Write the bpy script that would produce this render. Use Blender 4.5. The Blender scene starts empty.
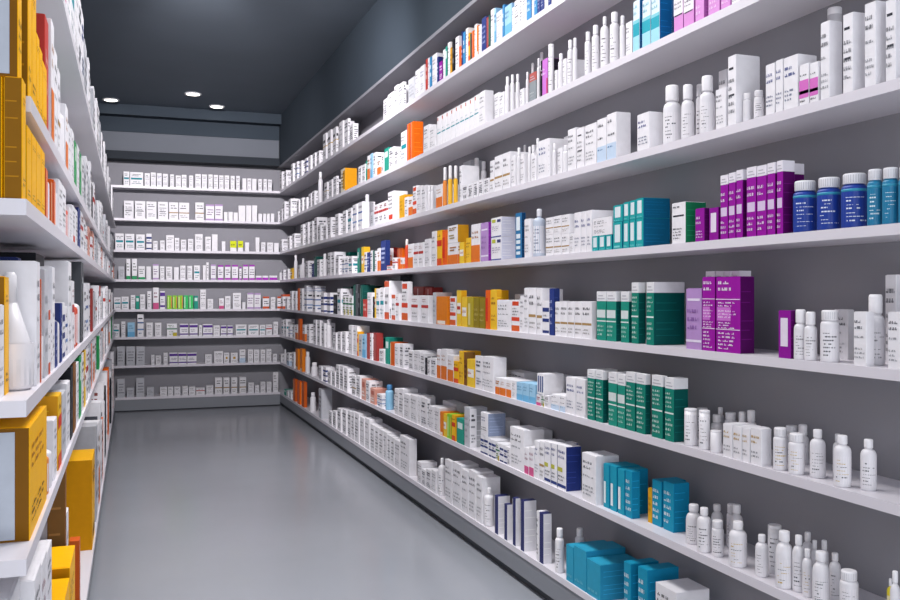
import bpy, bmesh, math, random
from mathutils import Vector
random.seed(7)
SC = bpy.context.scene
COL = SC.collection

# ---------------------------------------------------------------- camera geometry
F, TH, YH, EH = 900.0, 0.341, 293.84, 1.25      # focal length in px, yaw, horizon row, eye height
XR, YB, XL = 1.572, 10.131, -0.15               # planes of the shelf fronts: right, back, left
DEP, TK = 0.205, 0.025                          # shelf depth, board thickness
CT, ST = math.cos(TH), math.sin(TH)
def phi(px): return TH + math.atan((px - 450.0) / F)
def depth(X, Y): return ST * X + CT * Y
def z_at(py, X, Y): return EH + (YH - py) * depth(X, Y) / F
def px_of(X, Y): return 450 + F * (CT * X - ST * Y) / depth(X, Y)

# ---------------------------------------------------------------- materials
def lin(c):
    c = c.lstrip('#'); v = [int(c[i:i+2], 16) / 255 for i in (0, 2, 4)]
    return tuple((x / 12.92 if x <= .04045 else ((x + .055) / 1.055) ** 2.4) for x in v) + (1,)
_m = {}
def mat(c, rough=.5, var=.05, spec=.35, scale=30, bump=0, metal=0):
    k = (c, rough, var, spec, scale, bump, metal)
    if k in _m: return _m[k]
    m = bpy.data.materials.new('surface_' + c.lstrip('#')); m.use_nodes = True
    nt = m.node_tree; p = nt.nodes['Principled BSDF']
    tc = nt.nodes.new('ShaderNodeTexCoord'); nz = nt.nodes.new('ShaderNodeTexNoise')
    nz.inputs['Scale'].default_value = scale; nz.inputs['Detail'].default_value = 3
    nt.links.new(tc.outputs['Object'], nz.inputs['Vector'])
    rp = nt.nodes.new('ShaderNodeValToRGB'); b = lin(c)
    rp.color_ramp.elements[0].position = .3; rp.color_ramp.elements[1].position = .7
    rp.color_ramp.elements[0].color = tuple(x * (1 - var) for x in b[:3]) + (1,)
    rp.color_ramp.elements[1].color = tuple(min(1, x * (1 + var)) for x in b[:3]) + (1,)
    nt.links.new(nz.outputs['Fac'], rp.inputs['Fac']); nt.links.new(rp.outputs['Color'], p.inputs['Base Color'])
    p.inputs['Roughness'].default_value = rough; p.inputs['Specular IOR Level'].default_value = spec
    p.inputs['Metallic'].default_value = metal
    if bump:
        bp = nt.nodes.new('ShaderNodeBump'); bp.inputs['Strength'].default_value = bump; bp.inputs['Distance'].default_value = .002
        nt.links.new(nz.outputs['Fac'], bp.inputs['Height']); nt.links.new(bp.outputs['Normal'], p.inputs['Normal'])
    _m[k] = m; return m
def emis(c, s):
    m = bpy.data.materials.new('lamp_glow'); m.use_nodes = True; nt = m.node_tree
    p = nt.nodes['Principled BSDF']; p.inputs['Emission Color'].default_value = lin(c); p.inputs['Emission Strength'].default_value = s
    return m

# ---------------------------------------------------------------- mesh builder
class MB:
    def __init__(s): s.v = []; s.f = []; s.mi = []; s.mats = []; s.sm = []
    def slot(s, m):
        if m not in s.mats: s.mats.append(m)
        return s.mats.index(m)
    def quad(s, pts, m, smooth=False):
        b = len(s.v); s.v += [tuple(p) for p in pts]; s.f.append(tuple(range(b, b + len(pts)))); s.mi.append(s.slot(m)); s.sm.append(smooth)
    def box(s, x0, x1, y0, y1, z0, z1, m, side=None, top=None, ch=0.0):
        """closed box; the vertical edges are chamfered by ch"""
        c = min(ch, (x1 - x0) * .3, (y1 - y0) * .3)
        if c > 0: ring = [(x0 + c, y0), (x1 - c, y0), (x1, y0 + c), (x1, y1 - c), (x1 - c, y1), (x0 + c, y1), (x0, y1 - c), (x0, y0 + c)]
        else: ring = [(x0, y0), (x1, y0), (x1, y1), (x0, y1)]
        n = len(ring); b = len(s.v)
        s.v += [(x, y, z0) for x, y in ring] + [(x, y, z1) for x, y in ring]
        side = side or m; top = top or m
        for i in range(n):
            j = (i + 1) % n
            dy = ring[j][0] - ring[i][0]; dx = ring[j][1] - ring[i][1]
            mm = side if abs(dy) > abs(dx) + 1e-9 else m
            s.f.append((b + i, b + j, b + n + j, b + n + i)); s.mi.append(s.slot(mm)); s.sm.append(False)
        s.f.append(tuple(b + n + i for i in range(n))); s.mi.append(s.slot(top)); s.sm.append(False)
        s.f.append(tuple(b + n - 1 - i for i in range(n))); s.mi.append(s.slot(m)); s.sm.append(False)
    def lathe(s, prof, m, seg=20, cx=0, cy=0, smooth=True, sx=1.0, sy=1.0):
        b = len(s.v)
        for r, z in prof:
            for i in range(seg):
                a = 2 * math.pi * i / seg
                s.v.append((cx + sx * r * math.cos(a), cy + sy * r * math.sin(a), z))
        k = s.slot(m)
        for j in range(len(prof) - 1):
            for i in range(seg):
                i2 = (i + 1) % seg
                s.f.append((b + j*seg + i, b + j*seg + i2, b + (j+1)*seg + i2, b + (j+1)*seg + i)); s.mi.append(k); s.sm.append(smooth)
        s.f.append(tuple(b + seg - 1 - i for i in range(seg))); s.mi.append(k); s.sm.append(False)
        t = b + (len(prof) - 1) * seg
        s.f.append(tuple(t + i for i in range(seg))); s.mi.append(k); s.sm.append(False)
    def arc(s, r, a0, a1, z0, z1, m, sx=1.0, sy=1.0):
        """a printed patch on a round wall"""
        n = max(1, int(abs(a1 - a0) / .3)); k = s.slot(m); b = len(s.v)
        for i in range(n + 1):
            a = a0 + (a1 - a0) * i / n
            for z in (z0, z1): s.v.append((sx * r * math.cos(a), sy * r * math.sin(a), z))
        for i in range(n):
            s.f.append((b + 2*i, b + 2*i + 2, b + 2*i + 3, b + 2*i + 1)); s.mi.append(k); s.sm.append(True)
    def build(s, name, parent=None, loc=None):
        me = bpy.data.meshes.new(name); me.from_pydata(s.v, [], s.f); me.update()
        for m in s.mats: me.materials.append(m)
        me.polygons.foreach_set('material_index', s.mi); me.polygons.foreach_set('use_smooth', s.sm)
        o = bpy.data.objects.new(name, me); COL.objects.link(o)
        if parent: o.parent = parent
        if loc: o.location = loc
        return o
def empty(name, loc):
    o = bpy.data.objects.new(name, None); o.empty_display_size = .05; COL.objects.link(o); o.location = loc; return o
def tag(o, label, cat, group=None):
    o['label'] = label; o['category'] = cat
    if group: o['group'] = group
def struct(o): o['kind'] = 'structure'; return o

# ---------------------------------------------------------------- the setting
M_wall = mat('#939399', .75, .03, .2, 3)
M_shelf = mat('#dfdce2', .4, .015, .4, 4)
M_edge = mat('#dfdce3', .35, .015, .45, 4)
M_dark = mat('#3b444d', .8, .05, .15, 2)
M_ceil = mat('#6b757f', .75, .05, .2, 1.2)
M_glow_band = mat('#6d727a', .7, .04, .2, 2)  # lighter grey that paints in spot glow on the back bulkhead
M_lip = mat('#2b3138', .7, .04, .2, 2)
M_kick = mat('#4b5058', .6, .04, .3, 3)
M_floor = mat('#94989f', .19, .03, .5, 1.5, .02)
M_fasc = mat('#878b92', .45, .02, .35, 4)
XW, YW = XR + DEP, YB + DEP
CEIL = EH + 1.985; SOF = EH + 1.43
def slab(name, x0, x1, y0, y1, z0, z1, m):
    b = MB(); b.box(x0, x1, y0, y1, z0, z1, m); return struct(b.build(name))
slab('floor', -1.0, XW + .1, -1.5, YW + .1, -.05, 0, M_floor)
slab('wall_right', XW, XW + .1, -1.5, YW + .1, 0, CEIL, M_wall)
slab('wall_back', -1.0, XW, YW, YW + .1, 0, CEIL, M_wall)
slab('wall_left', -.65, -.55, 1.0, YW, 0, CEIL, M_wall)
slab('ceiling', -1.0, XW + .1, -1.5, YW + .1, CEIL, CEIL + .08, M_ceil)
# bulkheads over the shelves
slab('trim_1', XR, XW, -1.0, YB, SOF, CEIL, M_dark)
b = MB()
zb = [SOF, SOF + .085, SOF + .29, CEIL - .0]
for i, m in enumerate((M_lip, M_glow_band, M_dark)): b.box(-.55, XR - .001, YB + (0, .03, .015)[i], YW, zb[i], zb[i + 1], m)  # middle band: glow of the spots put into its colour
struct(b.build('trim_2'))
slab('trim_3', -.55, XR - .001, YB - .13, YB + .014, CEIL - .11, CEIL - .0005, M_dark)
slab('trim_4', XR - .004, XW, -1.0, YB, SOF - .02, SOF, mat('#8a8a91', .6, .02, .3, 3))
# bases under the lowest shelves
ZB = EH - 1.098
slab('baseboard_right', XR + .03, XW, .3, YB, 0, ZB - .11, M_kick)
slab('baseboard_back', -.3, XR + .03, YB + .03, YW, 0, ZB - .11, M_kick)
slab('baseboard_left', -.5, XL - .03, 1.62, YB - .02, 0, ZB - .11, M_kick)

ORD = ['first', 'second', 'third', 'fourth', 'fifth', 'sixth', 'seventh', 'eighth', 'ninth', 'tenth', 'eleventh', 'twelfth', 'thirteenth', 'fourteenth',
       'fifteenth', 'sixteenth', 'seventeenth', 'eighteenth', 'nineteenth', 'twentieth'] + ['twenty-' + w for w in
       ('first', 'second', 'third', 'fourth', 'fifth', 'sixth', 'seventh', 'eighth', 'ninth')] + ['thirtieth'] + ['thirty-' + w for w in ('first', 'second', 'third', 'fourth', 'fifth', 'sixth', 'seventh', 'eighth', 'ninth')]
RZ = [1.125, .778, .444, .129, -.190, -.483, -.786, -1.123]
LZ = [.690, .290, .120, -.188, -.430, -1.123]
LY = [1.51, 1.575, 1.51, 1.51, 1.51, 1.51]
NTH = ['top', 'second', 'third', 'fourth', 'fifth', 'sixth', 'seventh', 'bottom']
NTL = ['top', 'second', 'third', 'fourth', 'fifth', 'bottom']
def shelf(kind, i, n, z):
    last = i == n - 1
    root = empty('wall_shelf', (0, 0, 0))
    e = .012
    low = EH + z - (.085 if last else 0)
    b = MB(); f = MB()
    if kind == 'right':
        b.box(XR + e, XW, .3, YW, EH + z, EH + z + TK, M_shelf); f.box(XR, XR + e, .3, YB, EH + z, EH + z + TK, M_edge)
        if last: f.box(XR + .004, XR + e, .3, YB, low, EH + z, M_fasc)
        root.location = (0, 0, 0)
    elif kind == 'back':
        b.box(-.5, XR + e, YB + e, YW, EH + z, EH + z + TK, M_shelf); f.box(-.5, XR, YB, YB + e, EH + z, EH + z + TK, M_edge)
        if last: f.box(-.5, XR + .004, YB + .004, YB + e, .012, EH + z, M_fasc)
    else:
        b.box(-.55, XL - e, LY[i], YB - .02, EH + z, EH + z + TK, M_shelf); f.box(XL - e, XL, LY[i], YB - .02, EH + z, EH + z + TK, M_edge)
        if last: f.box(XL - e, XL - .004, 1.52, YB - .02, low, EH + z, M_fasc)
    b.build('shelf_board', root); f.build('front_edge', root)
    nth = (NTL if kind == 'left' else NTH)[i]
    tag(root, {'right': f'{nth} long white shelf along the right wall, counted from the top',
               'back': f'{nth} short white shelf across the far back wall, counted from the top',
               'left': f'{nth} white shelf of the left unit beside the aisle, counted from the top'}[kind], 'shelf', f'white shelves on the {kind} side')
for i, z in enumerate(RZ): shelf('right', i, 8, z); shelf('back', i, 8, z)
for i, z in enumerate(LZ): shelf('left', i, 6, z)

# ceiling downlights
for x, y, lb in ((.583, 9.26, 'recessed round downlight in the dark ceiling, nearest of the three'), (.86, 9.80, 'recessed round downlight by the back bulkhead, right one of two'),
                 (-.19, 9.82, 'recessed round downlight by the back bulkhead beside the left unit')):
    t = empty('downlight', (x, y, CEIL)); tag(t, lb, 'ceiling light', 'ceiling downlights')
    r = MB(); r.lathe([(.066, -.006), (.074, -.012), (.084, -.007), (.084, -.001)], mat('#c9ccd0', .3, .02, .5, 5), 28); r.build('trim_ring', t)
    d = MB(); d.lathe([(.06, -.010), (.064, -.006)], emis('#fff6ea', 6), 28); d.build('diffuser', t)

# ---------------------------------------------------------------- carton looks
K = '#3a3c45'; WH = '#ecebef'
# base, side (often the base with shade painted in), lid(frac, colour), bands [(v0,v1,colour,u0,u1)], text [(v0,v1,rows,colour)], look phrase
ST_ = {}
def style(n, phrase, base=WH, side=None, lid=None, bands=(), text=(), cat='carton'): ST_[n] = dict(phrase=phrase, base=base, side=side, lid=lid, bands=bands, text=text)
style('w', 'white carton with dark print', text=((.12, .36, 3, '#94969c'), (.5, .58, 1, '#8a8c92'), (.66, .88, 2, '#55575f')))
style('wk', 'white carton with bold black marks', bands=((.8, .835, '#3a3c44', .15, .7), (.42, .45, '#3a3c44', .15, .8)), text=((.15, .7, 5, '#77797f'),))
style('wp', 'plain white carton')
style('wg', 'white carton with gold line', bands=((.5, .53, '#c8a24a', 0, 1),), text=((.6, .8, 1, K), (.15, .35, 2, '#9a9a9f')))
style('wt', 'white carton with teal band', bands=((.45, .58, '#1d8f9c', .08, .92),), text=((.68, .88, 2, K), (.12, .35, 2, '#5f7f88')))
style('wgt', 'white carton with gold print', text=((.56, .84, 2, '#b8923a'), (.18, .4, 2, '#8c8c92')))
style('wtl', 'white carton with thin teal line', bands=((.42, .46, '#2a93a0', 0, .9), (.86, .97, '#c96a50', .1, .3)), text=((.52, .6, 1, '#9fb4b8'),))
style('nw', 'navy-fronted carton with white sides', '#2f3468', '#e6e5ea', bands=((.02, .98, '#e6e5ea', 0, .1),))
style('wb', 'white carton with blue stripes', bands=((.6, .66, '#3c5f9a', 0, 1), (.3, .36, '#6d8dbd', 0, 1)), text=((.75, .92, 1, K), (.1, .25, 1, '#5b6f96')))
style('wn', 'white carton with navy stripes', bands=((.68, .8, '#2a3a78', .0, 1), (.38, .48, '#2a3a78', 0, 1), (.05, .13, '#2a3a78', 0, 1)), text=((.52, .62, 1, K),))
style('wr', 'white carton with red band', bands=((.55, .66, '#b5332e', 0, 1),), text=((.75, .9, 2, '#8a4a48'), (.15, .4, 2, '#8c8c92')))
style('wrl', 'white carton with red foot', bands=((.06, .22, '#d5442c', .15, .85),), text=((.4, .9, 4, K),))
style('wo', 'white carton with orange base', bands=((0, .45, '#e0762b', 0, 1),), text=((.6, .85, 2, '#a8703c'),))
style('wor', 'white carton with orange-red bands', bands=((.82, .95, '#cf4a2a', .1, .9), (.34, .46, '#d2452b', 0, 1), (.02, .2, '#d9612e', 0, 1)), text=((.5, .78, 3, K),))
style('wpk', 'white and magenta carton', bands=((.18, .62, '#d773c4', 0, 1), (.28, .36, '#b0259c', 0, 1)), text=((.7, .78, 1, K), (.06, .16, 1, K)))
style('wpu', 'white carton with purple ends', bands=((.88, 1, '#a23bb0', 0, 1), (0, .12, '#b23cbc', 0, 1)), text=((.3, .75, 3, '#6b5a74'),))
style('wpl', 'low white carton with purple base', bands=((0, .55, '#ad38bd', 0, 1),))
style('wpb', 'white carton with violet band', bands=((.72, .92, '#5d3a94', 0, 1), (.12, .22, '#5d3a94', 0, 1)), text=((.35, .6, 2, '#77738a'),))
style('wye', 'white carton with yellow-green stripes', bands=((.02, .3, '#c9b83c', .6, 1), (.55, .64, '#2f7a55', 0, 1)), text=((.7, .92, 2, '#5a7a5a'), (.1, .45, 3, '#6f8a5a')))
style('wbt', 'white carton with blue print', text=((.6, .85, 2, '#3a4a8a'), (.15, .4, 3, '#6d7690')))
style('wlb', 'white carton with pale-blue base', bands=((0, .36, '#c3d6ea', 0, 1),), text=((.78, .92, 1, K), (.5, .6, 1, K), (.25, .32, 1, '#2c6ca0')))
style('wgn', 'white carton with green base', bands=((0, .17, '#2f9a62', 0, 1),), text=((.4, .85, 3, '#6a7a72'),))
style('wpf', 'white carton with pink base', bands=((0, .3, '#d05a8c', 0, 1),), text=((.5, .85, 2, '#9a6a7c'),))
style('wlp', 'white carton with lilac frame', bands=((.9, 1, '#b79ac8', 0, 1), (0, .1, '#b79ac8', 0, 1)), text=((.3, .75, 3, '#8a6d96'),))
style('wrd', 'white carton with red ends', bands=((.85, 1, '#cf5a38', 0, 1), (0, .18, '#cf5a38', 0, 1)), text=((.35, .7, 2, K),))
style('wgd', 'white carton with gold dot', bands=((.4, .62, '#c49a3c', .35, .7),), text=((.75, .9, 1, K), (.12, .3, 2, '#88888c')))
style('wgp', 'white carton with brown line', bands=((.36, .42, '#a98a5a', 0, 1),), text=((.6, .88, 2, K), (.1, .28, 2, '#8c8a88')))
style('wse', 'white carton with green side', side='#1d7d55', bands=((.66, .7, K, .1, .9),), text=((.1, .4, 4, K), (.86, .94, 1, K)))
style('wns', 'white carton with navy side', side='#27377a', bands=((.05, .12, '#2b3f80', 0, 1), (.4, .5, '#b9b84a', 0, .6)), text=((.68, .92, 2, '#2b3f80'), (.18, .34, 2, K)))
style('wgs', 'white carton with blue-grey side', side='#8b98b4', text=((.6, .85, 2, '#3a4a80'), (.2, .4, 2, K)))
style('wem', 'white carton with yellow and navy emblem', side='#d3d5e6', bands=((.76, .92, '#b9bf45', .1, .45), (.76, .9, '#3a3f72', .6, .95), (.0, .06, '#3a4a90', 0, 1)), text=((.3, .6, 3, '#9a8fae'),))
style('wgr', 'white carton with navy grid', bands=((.1, .9, '#55648f', .12, .3), (.1, .9, '#55648f', .4, .58), (.1, .9, '#55648f', .68, .86)))
style('wgo', 'white-fronted carton with gold side', side='#c79322', text=((.68, .9, 2, '#8a6a2a'), (.2, .5, 2, '#9a8a5a')))
style('wrt', 'carton with red top and grey front', base='#8f979c', side='#8a9196', lid=(.3, '#b9605a'), text=((.2, .5, 2, '#c9cdd0'),))
style('bkp', 'black carton with pink panel', base='#c879cf', side='#2a2230', bands=((0, 1, '#1e1c28', 0, .25), (0, .45, '#c22f3e', .85, 1)), text=((.55, .8, 2, '#e6d7ea'),))
style('neon', 'white carton with neon-yellow top', bands=((.35, 1, '#d8e21c', 0, 1),), text=((.5, .8, 1, '#6a7020'),))
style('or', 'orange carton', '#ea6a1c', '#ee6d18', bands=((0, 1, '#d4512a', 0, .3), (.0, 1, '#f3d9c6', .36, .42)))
style('orp', 'plain orange carton', '#e2801f', '#dd7d1e', bands=((.02, .14, '#f0e6da', .1, .8),))
style('go', 'golden carton with white marks', '#e8e2cf', '#e09a1c', bands=((.1, .9, '#d9a02a', .5, 1),), text=((.15, .85, 5, '#8a6a22'),))
style('gop', 'golden-yellow carton', '#dca51f', '#cf9620', text=((.3, .8, 3, '#a87a1c'),))
style('ye', 'yellow carton with red bands', '#f2bd25', '#e9a51f', bands=((.55, .72, '#d63a22', 0, 1), (.0, .2, '#e0572a', 0, 1)), text=((.78, .92, 1, '#7a4a10'),))
style('yr', 'red and yellow carton', '#e8641f', '#f2b41f', bands=((.2, .8, '#d8321f', 0, .5),))
style('yp', 'yellow carton with brown print', '#efc033', '#e0a526', text=((.2, .4, 2, '#a05a20'), (.6, .85, 2, '#8a4a1a')))
style('yw', 'yellow carton with white panel', '#eec63a', '#dca827', bands=((.35, .65, '#f2efe6', .1, .9),), text=((.42, .6, 1, '#b8342c'),))
style('ol', 'olive-yellow carton', '#b5a22c', '#97861f', bands=((.08, .8, '#d9cf8c', .15, .5),))
style('olp', 'dark olive carton', '#8f7d22', '#7b6a1c', text=((.2, .7, 3, '#c4b46a'),))
style('rd', 'red carton', '#c2423a', '#b23a36', text=((.3, .8, 2, '#e6b0a6'),))
style('dr', 'dark red carton', '#a5403c', '#9a3a38', bands=((.05, .95, '#d9b4b0', .42, .5),))
style('sal', 'salmon-pink carton', '#dba495', '#cc9080', bands=((.6, .85, '#b86a5c', .2, .8),), text=((.15, .45, 2, '#f2e6e2'),))
style('ro', 'slim rust-orange carton', '#cc5a1c', '#c65a20', bands=((.05, .95, '#f0c79a', .0, .18),))
style('nv', 'navy carton', '#2b3c7e', '#26346c', text=((.2, .8, 4, '#aab4d8'),))
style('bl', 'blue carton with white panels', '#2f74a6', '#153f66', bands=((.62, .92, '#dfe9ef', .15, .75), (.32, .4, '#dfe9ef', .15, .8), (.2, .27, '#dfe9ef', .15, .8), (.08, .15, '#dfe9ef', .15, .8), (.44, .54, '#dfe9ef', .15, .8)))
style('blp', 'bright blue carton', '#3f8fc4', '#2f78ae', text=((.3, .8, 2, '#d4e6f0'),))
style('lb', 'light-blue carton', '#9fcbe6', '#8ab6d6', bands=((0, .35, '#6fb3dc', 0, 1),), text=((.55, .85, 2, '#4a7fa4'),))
style('tl', 'teal carton with white label', '#22a3a6', '#0d5f86', bands=((.25, .9, '#dbe8ec', .2, .8),), text=((.02, .16, 1, '#7fd6d6'),))  # side teal is darkened to hold the shade of that face
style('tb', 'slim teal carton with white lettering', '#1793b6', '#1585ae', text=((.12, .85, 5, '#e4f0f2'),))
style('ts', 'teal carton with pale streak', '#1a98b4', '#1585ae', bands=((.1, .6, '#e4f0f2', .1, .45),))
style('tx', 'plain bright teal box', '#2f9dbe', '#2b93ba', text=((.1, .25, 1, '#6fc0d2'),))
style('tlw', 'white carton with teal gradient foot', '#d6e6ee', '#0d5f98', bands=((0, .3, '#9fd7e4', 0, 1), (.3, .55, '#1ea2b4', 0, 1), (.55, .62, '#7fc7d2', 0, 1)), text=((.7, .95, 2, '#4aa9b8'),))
style('td', 'dark green carton with white top', '#14806f', '#07534f', lid=(.17, '#e6e7ea'), bands=((.52, .55, '#dfe9e6', 0, 1),), text=((.62, .95, 4, '#cfe6de'), (.08, .46, 4, '#cfe6de')))  # side green has its shade painted into the colour
style('tdw', 'green carton with broad white panel', '#1f8f7c', '#07534f', lid=(.2, '#e6e7ea'), bands=((.58, .78, '#d5e0df', .05, .95), (.48, .51, '#dfe9e6', 0, 1)), text=((.1, .42, 3, '#bfe0d6'),))  # side repeats the shade-darkened green
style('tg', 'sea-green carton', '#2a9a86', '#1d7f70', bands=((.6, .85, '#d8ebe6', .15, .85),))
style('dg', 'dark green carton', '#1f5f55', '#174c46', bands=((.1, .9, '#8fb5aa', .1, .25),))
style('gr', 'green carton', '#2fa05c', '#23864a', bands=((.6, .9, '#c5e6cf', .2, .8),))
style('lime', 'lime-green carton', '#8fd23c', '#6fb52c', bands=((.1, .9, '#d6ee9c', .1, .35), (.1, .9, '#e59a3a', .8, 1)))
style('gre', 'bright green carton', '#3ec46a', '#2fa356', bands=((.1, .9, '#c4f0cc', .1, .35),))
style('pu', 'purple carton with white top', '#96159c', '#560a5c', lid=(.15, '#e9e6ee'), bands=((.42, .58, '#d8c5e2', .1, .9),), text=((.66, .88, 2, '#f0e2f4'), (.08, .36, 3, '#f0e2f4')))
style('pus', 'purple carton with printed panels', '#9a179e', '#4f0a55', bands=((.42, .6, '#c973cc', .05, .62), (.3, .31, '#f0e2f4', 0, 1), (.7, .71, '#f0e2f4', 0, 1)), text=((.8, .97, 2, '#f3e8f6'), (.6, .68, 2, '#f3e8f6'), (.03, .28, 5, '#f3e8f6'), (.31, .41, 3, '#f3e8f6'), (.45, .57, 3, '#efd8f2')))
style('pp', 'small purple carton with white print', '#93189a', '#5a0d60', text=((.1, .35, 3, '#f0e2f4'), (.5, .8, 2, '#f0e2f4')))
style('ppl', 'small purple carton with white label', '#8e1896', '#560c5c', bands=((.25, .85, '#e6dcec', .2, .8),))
style('lv', 'lavender carton', '#b48fc8', '#8e2fa6', bands=((.8, .84, '#e6dcf0', .1, .9), (.12, .16, '#e6dcf0', 0, 1)), text=((.3, .7, 3, '#8b62a6'),))
style('pk', 'pink carton', '#d895d6', '#b668b4', text=((.2, .6, 2, '#f0d6f0'),))
style('pkw', 'pink carton with white upper half', '#d58fd0', '#a65aa6', bands=((.5, 1, '#e6e3ea', 0, 1), (.46, .5, K, .1, .9)), text=((.65, .9, 2, K),))
style('bk', 'black carton', '#24262c', '#202228', text=((.2, .8, 2, '#6a6c74'),))
style('gy', 'dark grey carton', '#55595e', '#4b4f55', text=((.7, .85, 1, '#a0a2a6'),))
style('lg', 'pale grey carton', '#c4c6cc', '#b6b8be', text=((.2, .8, 4, '#8c8e96'),))
style('br', 'brown carton', '#8a5a2c', '#7a5a32', text=((.2, .8, 4, '#5a3a1c'),))
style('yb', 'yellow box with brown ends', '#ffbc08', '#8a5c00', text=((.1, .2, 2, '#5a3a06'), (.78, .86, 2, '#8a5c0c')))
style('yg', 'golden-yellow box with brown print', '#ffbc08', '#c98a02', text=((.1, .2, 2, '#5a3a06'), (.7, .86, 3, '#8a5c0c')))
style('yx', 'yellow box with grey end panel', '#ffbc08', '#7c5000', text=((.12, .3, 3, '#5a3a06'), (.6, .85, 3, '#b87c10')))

NAME = {}
ITEMS = []       # records awaiting labels
def hexmat(c): return mat(c, .45, .035, .3 if c in (WH, '#e6e7ea', '#e9e6ee') else .12, 40)

def text_bars(add, v0, v1, rows, rnd, fine, thin=1.0):
    """rows of dashes that read as small print"""
    rh = (v1 - v0) / rows
    for r in range(rows):
        a = v0 + r * rh + rh * .25; bq = a + rh * (.46 if fine else .5 * thin)
        if fine:
            u = .1
            end = rnd.uniform(.6, .92)
            while u < end:
                wl = rnd.randint(2, 5)
                for k in range(wl):
                    cw = rnd.uniform(.035, .06)
                    if u + cw > end: break
                    add(u, u + cw * .7, a, bq - rnd.choice((0, 0, .25)) * rh)
                    u += cw
                u += .06
        else:
            u = rnd.uniform(.1, .25); e2 = rnd.uniform(.6, .92)
            if rnd.random() < .5:
                m = rnd.uniform(.35, .6); add(u, m - .04, a, bq); add(m + .04, e2, a, bq)
            else: add(u, e2, a, bq)

def carton(wall, face, y0, y1, x0, x1, z0, h, st, big, seed):
    """wall: which way the printed front looks ('right' -> -X, 'back' -> -Y, 'left' -> +X). Box in world extents."""
    rnd = random.Random(seed); S = ST_[st]
    cx, cy = (x0 + x1) / 2, (y0 + y1) / 2
    hx, hy = (x1 - x0) / 2, (y1 - y0) / 2
    lidf = S['lid'][0] if S['lid'] else 0
    hb = h * (1 - lidf)
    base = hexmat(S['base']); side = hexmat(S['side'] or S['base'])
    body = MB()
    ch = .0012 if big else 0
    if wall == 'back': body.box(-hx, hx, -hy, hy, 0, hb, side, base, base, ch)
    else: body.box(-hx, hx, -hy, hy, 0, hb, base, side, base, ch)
    e = .0005 if big else .0009
    def face_add(bld, which, zlo, zh):
        def add(u0, u1, v0, v1, m, lift=1.0):
            d = e * lift; za, zb_ = zlo + v0 * zh, zlo + v1 * zh
            if which == '-x': p = [(-hx - d, hy - u0 * 2 * hy, za), (-hx - d, hy - u1 * 2 * hy, za), (-hx - d, hy - u1 * 2 * hy, zb_), (-hx - d, hy - u0 * 2 * hy, zb_)]
            elif which == '+x': p = [(hx + d, -hy + u0 * 2 * hy, za), (hx + d, -hy + u1 * 2 * hy, za), (hx + d, -hy + u1 * 2 * hy, zb_), (hx + d, -hy + u0 * 2 * hy, zb_)]
            else: p = [(-hx + u0 * 2 * hx, -hy - d, za), (-hx + u1 * 2 * hx, -hy - d, za), (-hx + u1 * 2 * hx, -hy - d, zb_), (-hx + u0 * 2 * hx, -hy - d, zb_)]
            bld.quad(p, m)
        return add
    front = {'right': '-x', 'back': '-y', 'left': '+x'}[wall]
    fr = face_add(body, front, 0, hb)
    faces = [fr]
    if wall != 'back' and S['side'] is None and not big: faces.append(face_add(body, '-y', 0, hb))
    for add in faces:
        for (v0, v1, c, u0, u1) in S['bands']: add(u0, u1, v0, v1, hexmat(c))
        for (v0, v1, n, c) in S['text']:
            m = hexmat(c); text_bars(lambda a, b_, c_, d_: add(a, b_, c_, d_, m, 1.8), v0, v1, n, rnd, big, .62 if wall == 'back' else 1.0)
    if wall != 'back' and S['side'] is not None and big:
        sd = face_add(body, '-y', 0, hb); lighter = tuple(S['side'])
        cc = S['side'].lstrip('#'); c2 = '#' + ''.join('%02x' % min(255, int(int(cc[i:i+2], 16) * 1.25 + 10)) for i in (0, 2, 4))
        m = hexmat(c2)
        for v in (.18, .3, .42, .66, .8):
            sd(.08, rnd.uniform(.6, .92), v, v + .012, m)
    multi = big or S['lid']
    if not multi:
        o = body.build('carton', None, (cx, cy, z0)); return o
    root = empty('carton', (cx, cy, z0))
    bo = body.build('carton_body', root)
    if S['lid']:
        l = MB(); mm = hexmat(S['lid'][1]); l.box(-hx, hx, -hy, hy, hb + .0002, h, mm, mm, mm, ch)
        add = face_add(l, front, hb, h - hb)
        if big:
            m = hexmat('#b9bac2'); add(.12, .88, .2, .3, m); add(.2, .7, .5, .6, m)
        l.build('top_band', root)
    elif big:
        # tucked top flap with its thumb notch
        fl = MB(); m = base; t = .0012
        fl.box(-hx * .94, hx * .94, -hy * .94, hy * .94, hb + .0001, hb + t, m, m, m, .002)
        fl.build('top_flap', root)
    return root

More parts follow.
